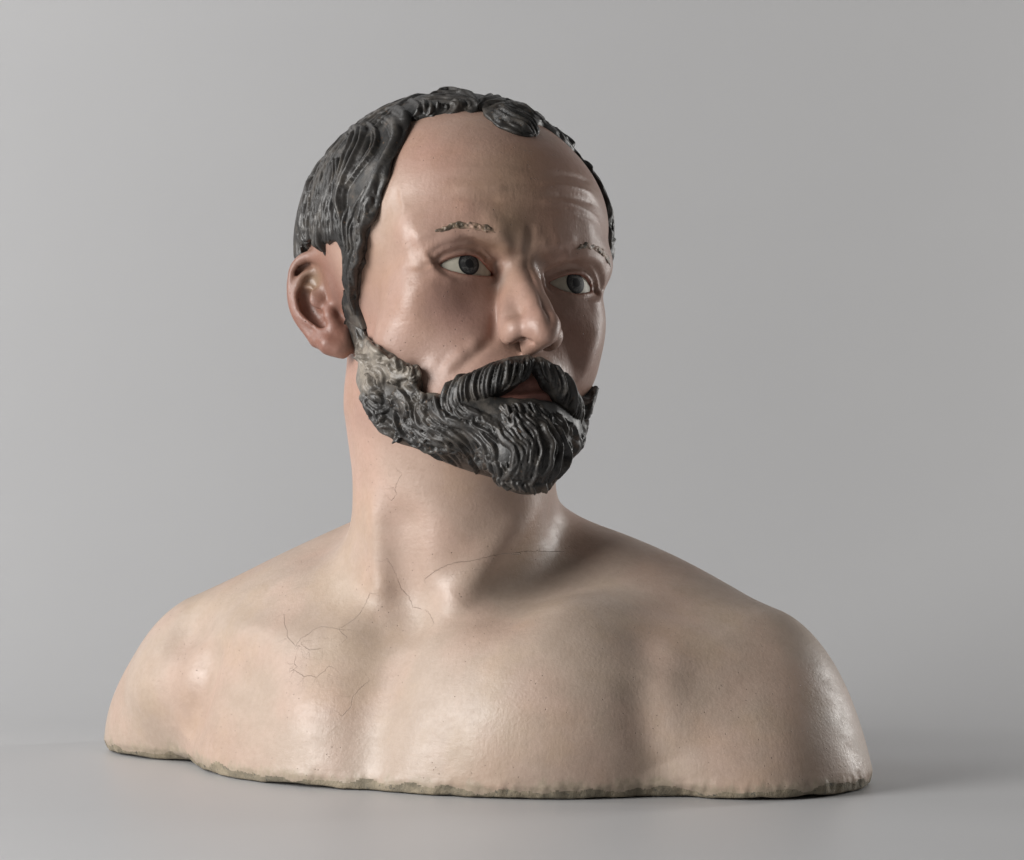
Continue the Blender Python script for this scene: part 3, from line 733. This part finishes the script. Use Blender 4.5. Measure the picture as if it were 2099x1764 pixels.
# ------------------------------------------------------------------ materials
class NT:
    def __init__(s, name):
        s.m = bpy.data.materials.new(name); s.m.use_nodes = True; s.t = s.m.node_tree; s.b = s.t.nodes["Principled BSDF"]
        s.pos = s.n('ShaderNodeTexCoord').outputs['Object']
    def n(s, kind, **kw):
        x = s.t.nodes.new(kind)
        for k, v in kw.items(): setattr(x, k, v)
        return x
    def set(s, sock, v):
        if hasattr(v, 'is_linked') or isinstance(v, bpy.types.NodeSocket): s.t.links.new(v, sock)
        else: sock.default_value = v
    def attr(s, name, out='Fac'): return s.n('ShaderNodeAttribute', attribute_name=name).outputs[out]
    def math(s, op, a, b=0., c=0.):
        x = s.n('ShaderNodeMath', operation=op)
        for i, v in enumerate((a, b, c)): s.set(x.inputs[i], v)
        return x.outputs[0]
    def ramp(s, v, a, b, lo=0., hi=1.):
        x = s.n('ShaderNodeMapRange', interpolation_type='SMOOTHSTEP'); s.set(x.inputs[0], v)
        for i, q in enumerate((a, b, lo, hi)): s.set(x.inputs[i+1], q)
        return x.outputs[0]
    def noise(s, scale, detail=3., rough=.55, stretch=None, vec=None):
        v = vec or s.pos
        if stretch:
            mp = s.n('ShaderNodeMapping'); s.set(mp.inputs[0], v); mp.inputs['Scale'].default_value = stretch; v = mp.outputs[0]
        x = s.n('ShaderNodeTexNoise'); s.set(x.inputs['Vector'], v); x.inputs['Scale'].default_value = scale; x.inputs['Detail'].default_value = detail; x.inputs['Roughness'].default_value = rough
        return x.outputs['Fac']
    def mix(s, f, a, b, mode='MIX'):
        x = s.n('ShaderNodeMix', data_type='RGBA', blend_type=mode); s.set(x.inputs[0], f)
        for i, v in ((6, a), (7, b)): s.set(x.inputs[i], v if not isinstance(v, tuple) else (*v, 1))
        return x.outputs[2]
    def bump(s, h, strength, dist, nrm=None):
        x = s.n('ShaderNodeBump'); x.inputs['Strength'].default_value = strength; x.inputs['Distance'].default_value = dist; s.set(x.inputs['Height'], h)
        if nrm: s.set(x.inputs['Normal'], nrm)
        return x.outputs[0]
def flesh_mat():
    t = NT("painted_flesh"); col = t.attr('paint', 'Color')
    big = t.noise(14, 3); mid = t.noise(55, 4, .6); fine = t.noise(300, 4, .65)
    pink = t.mix(t.ramp(big, .42, .66, 0, .8), col, t.mix(1., col, (1.03, .95, .94), 'MULTIPLY'))
    yel = t.mix(t.ramp(t.noise(22, 4), .46, .66, 0, .75), pink, t.mix(1., pink, (1.0, .98, .92), 'MULTIPLY'))
    c = t.mix(t.ramp(mid, .35, .65, 0, 1), t.mix(1., yel, (.93, .92, .91), 'MULTIPLY'), yel)
    c = t.mix(t.ramp(fine, .35, .7, 0, .5), c, t.mix(1., c, (.90, .885, .865), 'MULTIPLY'))
    v = t.n('ShaderNodeTexVoronoi'); t.set(v.inputs['Vector'], t.pos); v.inputs['Scale'].default_value = 230          # specks of dirt
    spk = t.math('MULTIPLY', t.ramp(v.outputs['Distance'], .10, .04), t.ramp(t.noise(28, 2), .45, .57))
    c = t.mix(t.math('MULTIPLY', spk, .75), c, (.13, .10, .075))
    st_ = t.math('MULTIPLY', t.ramp(t.noise(140, 3, .7, (1.8, 1, .6)), .66, .78), t.ramp(t.noise(17, 2), .48, .6))
    c = t.mix(t.math('MULTIPLY', st_, .26), c, (.30, .25, .19))
    wob = t.math('MULTIPLY', t.math('SUBTRACT', t.noise(420, 2), .5), .0009)
    cr = t.math('ABSOLUTE', t.math('ADD', t.attr('crack'), wob)); crk = t.ramp(cr, .00026, .00005)
    crk = t.math('MULTIPLY', crk, t.ramp(t.noise(60, 2), .30, .46))
    c = t.mix(t.math('MULTIPLY', crk, .26), c, (.14, .11, .09))
    lip = t.ramp(t.math('ADD', t.attr('lip'), t.math('MULTIPLY', t.math('SUBTRACT', mid, .5), .004)), .0008, -.0008)
    c = t.mix(t.math('MULTIPLY', lip, .92), c, t.mix(t.ramp(fine, .3, .7), (.20, .078, .060), (.245, .10, .078)))
    # worn, dirty lower edge
    sep = t.n('ShaderNodeSeparateXYZ'); t.set(sep.inputs[0], t.pos)
    zz = t.math('ADD', sep.outputs[2], t.math('MULTIPLY', t.math('SUBTRACT', t.noise(45, 5, .75, (1, 1, .6)), .5), .036))
    c = t.mix(t.ramp(zz, .012, .005, 0, .7), c, t.mix(t.ramp(fine, .35, .65), (.29, .245, .175), (.38, .315, .24)))
    t.set(t.b.inputs['Base Color'], c)
    br = t.noise(120, 3, .6, (.5, .5, 3.0)); br2 = t.noise(150, 3, .6, (2.6, 2.6, .5))
    strokes_ = t.mix(t.ramp(t.noise(9, 2), .45, .55), br, br2)
    r = t.math('ADD', t.ramp(t.noise(26, 5, .7, (1, 1, 2)), .3, .7, .38, .54), t.math('ADD', t.math('MULTIPLY', t.math('SUBTRACT', fine, .5), .10), t.math('MULTIPLY', t.attr('dull'), -.02)))
    t.set(t.b.inputs['Roughness'], r)
    n1 = t.bump(strokes_, .24, .0006)
    n2 = t.bump(t.noise(480, 4, .65), .30, .0005, n1)
    n3 = t.bump(t.noise(60, 4, .6), .30, .0012, n2)
    n4 = t.bump(t.math('SUBTRACT', 1., t.math('MAXIMUM', crk, spk)), .8, .0006, n3)
    t.set(t.b.inputs['Normal'], n4)
    return t.m
def hair_mat(name, warm=0.):
    t = NT(name); rid = t.attr('ridge'); sid = t.attr('strand'); tone = t.attr('tone')
    base = t.mix(sid, (.016, .015, .014), (.036, .0325, .030))
    worn = t.mix(t.ramp(t.noise(60, 4, .65), .48, .66), base, (.062, .054, .046))                         # dusty film
    och = t.math('MULTIPLY', t.ramp(t.noise(330, 4, .7), .60, .70), t.ramp(t.noise(26, 2), .45+.1*(1-warm), .62))
    c = t.mix(t.math('MULTIPLY', och, .55), worn, (.17, .10, .055))                                         # ground showing through
    pale = t.mix(t.ramp(t.noise(120, 4, .7), .35, .65), (.14, .122, .102), (.27, .235, .195))
    c = t.mix(t.ramp(t.math('ADD', tone, t.math('MULTIPLY', t.math('SUBTRACT', t.noise(90, 3), .5), .8)), .25, .85), c, pale)
    t.set(t.b.inputs['Base Color'], c)
    t.set(t.b.inputs['Roughness'], t.ramp(t.noise(150, 3), .3, .7, .36, .50))
    n1 = t.bump(t.noise(420, 4, .65), .35, .0005); n2 = t.bump(t.noise(130, 3, .6), .35, .0008, n1)
    t.set(t.b.inputs['Normal'], n2); return t.m
def plain_mat(name, colr, rough, var=.0, sc=200, bump=0.):
    t = NT(name); a = tuple(x*(1-var) for x in colr); b_ = tuple(min(1, x*(1+var)) for x in colr)
    t.set(t.b.inputs['Base Color'], t.mix(t.ramp(t.noise(sc, 3), .3, .7), a, b_)); t.b.inputs['Roughness'].default_value = rough; t.b.inputs['Specular IOR Level'].default_value = .3
    if bump: t.set(t.b.inputs['Normal'], t.bump(t.noise(sc*2, 4, .65), .7, bump))
    return t.m
def clay_mat():
    t = NT("bare_clay")
    c = t.mix(t.ramp(t.noise(60, 4, .65), .35, .65), (.18, .155, .112), (.30, .25, .178))
    c = t.mix(t.ramp(t.noise(210, 4, .7), .56, .68), c, (.085, .08, .068))
    t.set(t.b.inputs['Base Color'], c); t.b.inputs['Roughness'].default_value = .75
    t.set(t.b.inputs['Normal'], t.bump(t.noise(160, 5, .7), .8, .0022)); return t.m
M_FLESH, M_CLAY = flesh_mat(), clay_mat()
M_HAIR, M_BEARD, M_MOU = hair_mat("painted_hair", .5), hair_mat("painted_beard", .8), hair_mat("painted_moustache", 1.)

# ------------------------------------------------------------------ the bust
VOX = .0022
bust = bpy.data.objects.new("bust", None); bust.location = (float(TT[0]), float(TT[1]), 0)
bust.empty_display_size = .1; scene.collection.objects.link(bust)
bust["label"] = "painted bust of a bare-shouldered man with dark beard, head turned aside"
bust["category"] = "bust"
OFF = np.array(bust.location)
V, Q = extract(skin, (-.40, -.22, -.012), (.32, .33, .50), VOX, subdiv=1)
print('skin', len(V), round(time.time()-T0, 1))
def blob(X, c, s): return np.exp(-((X-np.asarray(c))**2).sum(1)/(2*s*s))[:, None]
def paint(V):
    H = w2h(V); c = np.tile(np.array([.448, .352, .286]), (len(V), 1))
    def lay(c, colr, w): return c*(1-w)+np.array(colr)*w
    up = np.clip((V[:,2]-.13)/.05, 0, 1)[:, None]; c = lay(c, (.448, .322, .258), up)                 # neck warmer
    hd = np.clip((.125-np.linalg.norm(H-np.array([0,-.03,-.005]), axis=1))/.03, 0, 1)[:, None]*np.clip((H[:,2]+.10)/.03, 0, 1)[:, None]
    c = lay(c, (.385, .248, .198), hd)                                                                      # face
    for p, s, colr, a in [((-.055,-.07,-.03), .016, (.385,.24,.19), .6), ((.05,-.08,-.03), .016, (.35,.22,.172), .5), ((-.036,-.084,-.026), .012, (.30,.19,.16), .7), ((.034,-.084,-.024), .011, (.29,.175,.142), .6), ((0,-.11,-.043), .010, (.35,.215,.165), .7),
                       ((-.015,-.09,.022), .009, (.32,.24,.15), .6), ((-.01,-.095,.045), .02, (.35,.245,.165), .6), ((.03,-.085,.05), .025, (.32,.20,.15), .6), ((-.07,-.045,.03), .018, (.43,.32,.25), .7),
                       ((-.014,-.080,-.006), .0035, (.30,.27,.25), .7), ((-.030,-.082,.016), .006, (.33,.23,.165), .5), ((0,-.09,.01), .01, (.33,.23,.165), .5),
                       ((-.021,-.095,-.058), .006, (.36,.19,.15), .7)]:
        c = lay(c, colr, blob(H, p, s)*a)
    for e in EYES.values():                                                                                  # red-brown lid rims
        q = H-e['c']; r = np.linalg.norm(q, axis=1); sel = r < .03
        a = np.full(len(V), 1.); a[sel] = np.abs(poly2d(q[sel]@e['u'], q[sel]@e['v'], e['poly'])); w = np.where(sel & (r > EYE_R-.002), np.clip(1-a/.0022, 0, 1), 0)[:, None]
        c = lay(c, (.30, .155, .115), w*.75)
        ins = np.where(sel & (r < EYE_R+.0012), 1., 0.)[:, None]; c = lay(c, (.28, .10, .07), ins*.8)
    for E_ in EARS:
        de = np.clip(1-np.linalg.norm((H-E_['c'])*np.array([1,1,.8]), axis=1)/.040, 0, 1)[:, None]; c = lay(c, (.225, .112, .083), np.clip(de*2.6, 0, 1)*.92)
        c = lay(c, (.25, .19, .13), blob(H, E_['fossa'], .006)*.7)
    return c
P_ = paint(V)
HH = w2h(V)
LIPP = np.array([(-.0220,-.0790),(-.012,-.0715),(-.004,-.066),(.0005,-.0625),(.005,-.065),(.013,-.071),(.0200,-.0775),(.013,-.0790),(0,-.0790),(-.013,-.0810)])
lip = np.where(HH[:,1] < -.075, poly2d(HH[:,0].astype(F), HH[:,2].astype(F), LIPP), .02)
CR = [(z5, [(868,620),(880,690),(905,740),(925,755),(935,740),(975,700),(1030,670),(1110,678),(1180,640),(1215,590),(1250,520)]), (z5, [(925,760),(922,830),(905,860)]),
      (z5, [(1320,360),(1360,440),(1390,500),(1440,580),(1510,605),(1530,660)]), (z5, [(1490,460),(1580,400),(1700,380),(1800,350),(1900,345),(1990,335),(2080,340)]),
      (z5, [(1380,0),(1365,60),(1345,110)]), (z5, [(1240,905),(1180,980),(1130,1060)]),
      (z5, [(900,860),(960,885),(1010,890),(1070,840)]), (z5, [(935,745),(990,770),(1040,760)]), (z5, [(1110,678),(1150,720)]), (z6, [(100,300),(200,295),(245,288),(290,292),(340,290)])]
crack = np.full(len(V), .02)
for z, pts in CR:
    L = traces([z(*p) for p in smooth_line(pts, 2)], skin0)
    L = L+np.random.default_rng(len(pts)).normal(size=L.shape)*.0006
    for a, b in zip(L[:-1], L[1:]):
        m = np.flatnonzero((V > np.minimum(a, b)-.006).all(1) & (V < np.maximum(a, b)+.006).all(1))
        if not len(m): continue
        ab = b-a; t = ((V[m]-a)@ab)/(ab@ab); tc = np.clip(t, 0, 1); w = V[m]-a-tc[:, None]*ab; d = np.linalg.norm(w, axis=1)
        sgn = np.sign((np.cross(ab, w)*np.array([0,-1,0])).sum(1)); sgn[sgn == 0] = 1
        s = np.where((t < -.05) | (t > 1.05), d+.0004, d*sgn)
        k = np.abs(s) < np.abs(crack[m]); crack[m[k]] = s[k]
zf = V[Q][:, :, 2].mean(1); ctr = V[Q].mean(1)
rim = zf < .0060+.0042*wav(ctr*np.array([1,1,.3]), 24, 11, 5)
for name, fm, mat, nm in (("body", ~rim, M_FLESH, None), ("clay_edge", rim, M_CLAY, "bare grey clay along the worn lower edge")):
    V2, Q2, u = keep(V, Q, fm)
    o = mesh_obj(name, V2, Q2, mat, bust, col=P_[u], attrs=dict(crack=crack[u], lip=lip[u], dull=np.clip((.14-np.linalg.norm(HH[u]-np.array([0,-.03,.01]), axis=1))/.03, 0, 1)))
    if nm: o["label"] = nm
print('body', round(time.time()-T0, 1))

# hair, beard, moustache
o = hair_part("hair", hair_f, ((-.22, -.15, .19), (.12, .20, .48)), .0017, HAIR_G, M_HAIR, bust, extra=dir_strands(hair_f, 150, 75, 290, 75, -24, 2.4, 1.4)+dir_strands(hair_f, 40, 44, 78, 62, -28, 1.9, .55), tone=lambda V: np.clip((-w2h(V)[:,2])/.02, 0, 1)*.42)
o["label"] = "short dark wavy hair carved in strands, one curl on the forehead"
def beard_tone(V):
    H = w2h(V); return np.clip((H[:,2]+.088-.25*np.clip(-H[:,0]-.045, -.01, .02))/.022, 0, 1)*np.clip((-H[:,0]-.030)/.012, 0, 1)*(.15+.62*np.clip((-.020-H[:,2])/.018, 0, 1))+np.clip((H[:,2]+.05)/.02, 0, 1)*np.clip((H[:,0]-.04)/.01, 0, 1)*.25
def mou_tone(V):
    H = w2h(V); return np.clip((H[:,2]+.064)/.010, 0, 1)*.45
o = hair_part("beard", beard_f, ((-.22, -.15, .14), (.12, .10, .36)), .0016, BEARD_G, M_BEARD, bust, tone=beard_tone)
o["label"] = "dark full beard with carved locks, paler curls near the ear"
hair_part("moustache", moustache_f, ((-.22, -.15, .14), (.12, .10, .36)), .0013, MOUST_G, M_MOU, bust, mir=False, tone=mou_tone)

# eyebrows
def brow(pts, n, wd, tone0):
    L = w2h(traces([cc(*p) for p in pts], face)); Ls = smooth_line(L, 4).astype(F)
    def f(P):
        H = w2h(P).astype(F); d = face(P)/HS; out = d+.006
        m = np.flatnonzero(((H > Ls.min(0)-.006) & (H < Ls.max(0)+.006)).all(1))
        if len(m):
            r, t = polydist(H[m], Ls); w = wd*np.clip(np.minimum(t*4, (1-t)*4)+.3, 0, 1)
            sd = w-r+.0012*wav(H[m], 160, 21, 2); out[m] = d[m]-(.0007*edge(sd, .0014)-np.clip(-sd*1.5, 0, .006))
        return out*HS
    W = h2w(Ls); N_ = np.array([0, -1., 0])
    sg = []
    for i in range(n):
        k = rng.uniform(0, len(pts)-1.2); j = int(k); a = np.array(pts[j])+(np.array(pts[j+1])-np.array(pts[j]))*(k-j); dd = np.array(pts[j+1], float)-np.array(pts[j]); dd /= np.linalg.norm(dd)
        a = a+rng.normal(size=2)*5; up = np.array([dd[1], -dd[0]]); v = dd*rng.uniform(14, 26)+up*rng.uniform(-4, 8)
        sg.append(([[tuple(a-v*.5), tuple(a+up*2), tuple(a+v*.5)]], 1, .9, 1.0))
    lo, hi = W.min(0)-.009, W.max(0)+.009
    return hair_part("eyebrow", f, (lo, hi), .0010, sg, M_BROW, bust, mir=False, cull=.0002, tone=lambda V: np.full(len(V), tone0))
def brow_mat():
    t = NT("painted_brow"); a = t.noise(330, 4, .7); b_ = t.noise(75, 3)
    c = t.mix(t.ramp(a, .40, .60), (.36, .235, .18), (.29, .205, .135)); c = t.mix(t.ramp(t.math('ADD', t.math('MULTIPLY', b_, .6), t.math('MULTIPLY', t.noise(240, 4, .7), .4)), .46, .57), c, (.085, .066, .045))
    t.set(t.b.inputs['Base Color'], c); t.b.inputs['Roughness'].default_value = .45; t.set(t.b.inputs['Normal'], t.bump(a, .5, .0006)); return t.m
M_BROW = brow_mat()
brow([(655,630),(720,612),(780,606),(830,618),(880,640)], 26, .0021, .42)["label"] = "worn right eyebrow with dark paint remains"
brow([(1195,706),(1235,690),(1285,702),(1320,735),(1335,770)], 22, .0020, .42)

# eyes
M_WHITE = plain_mat("eye_white", (.42, .395, .325), .45, .10, 260)
def iris_mat():
    t = NT("painted_iris"); r = t.attr('rad'); a = t.noise(520, 4, .7)
    rr = t.math('ADD', r, t.math('MULTIPLY', t.math('SUBTRACT', a, .5), .22))
    c = t.mix(t.ramp(rr, .72, .90), t.mix(t.ramp(a, .42, .60), (.036, .036, .036), (.105, .105, .102)), (.014, .014, .015))
    t.set(t.b.inputs['Base Color'], c); t.b.inputs['Roughness'].default_value = .5; t.b.inputs['Specular IOR Level'].default_value = .3; return t.m
M_IRIS = iris_mat(); M_PUP = plain_mat("painted_pupil", (.016, .016, .017), .4)
def cap(name, c, ax, R, ang, mat, parent, nr=14, ns=48):
    ax = ax/np.linalg.norm(ax); u = np.cross(ax, [0,0,1.]); u /= np.linalg.norm(u); v = np.cross(u, ax); P = [c+ax*R]; rad = [0]
    for i in range(1, nr+1):
        th = math.radians(ang)*i/nr
        for k in range(ns):
            p = 2*math.pi*k/ns; P.append(c+R*(ax*math.cos(th)+(u*math.cos(p)+v*math.sin(p))*math.sin(th))); rad.append(i/nr)
    Qd = [(0, 1+k, 1+(k+1) % ns, 1+(k+1) % ns) for k in range(ns)]
    for i in range(nr-1):
        for k in range(ns): a = 1+i*ns+k; b = 1+i*ns+(k+1) % ns; Qd.append((a, a+ns, b+ns, b))
    Qd = np.array(Qd); tri = Qd[:ns, :3]; me = bpy.data.meshes.new(name)
    base = np.array(parent.matrix_world.translation) if parent is not bust else OFF
    me.from_pydata([tuple(p) for p in np.array(P)-OFF], [], [tuple(map(int, x)) for x in tri]+[tuple(map(int, x)) for x in Qd[ns:]])
    for p in me.polygons: p.use_smooth = True
    at = me.attributes.new("rad", 'FLOAT', 'POINT'); at.data.foreach_set("value", np.array(rad, F)); me.materials.append(mat)
    o = bpy.data.objects.new(name, me); scene.collection.objects.link(o); o.parent = parent; return o
for key, ipx in (('right', (962, 541)), ('left', (1181, 580))):
    e = EYES[key]; c = h2w(e['c']); R = EYE_R*HS
    ball = cap("eyeball", c, (HR@e['ax'].astype(float)), R, 88, M_WHITE, bust, 40, 72)
    d = ray(*ipx); w_ = CAMP-c; b = w_@d; q = math.sqrt(max(b*b-(w_@w_-R*R), 0)); hit = CAMP+d*(-b-q)
    axi = hit-c
    cap("iris", c, axi, R+.00025, math.degrees(math.asin(.0062*HS/R)), M_IRIS, ball)
    cap("pupil", c, axi, R+.00050, math.degrees(math.asin(.0025*HS/R)), M_PUP, ball)
print('total', round(time.time()-T0, 1))
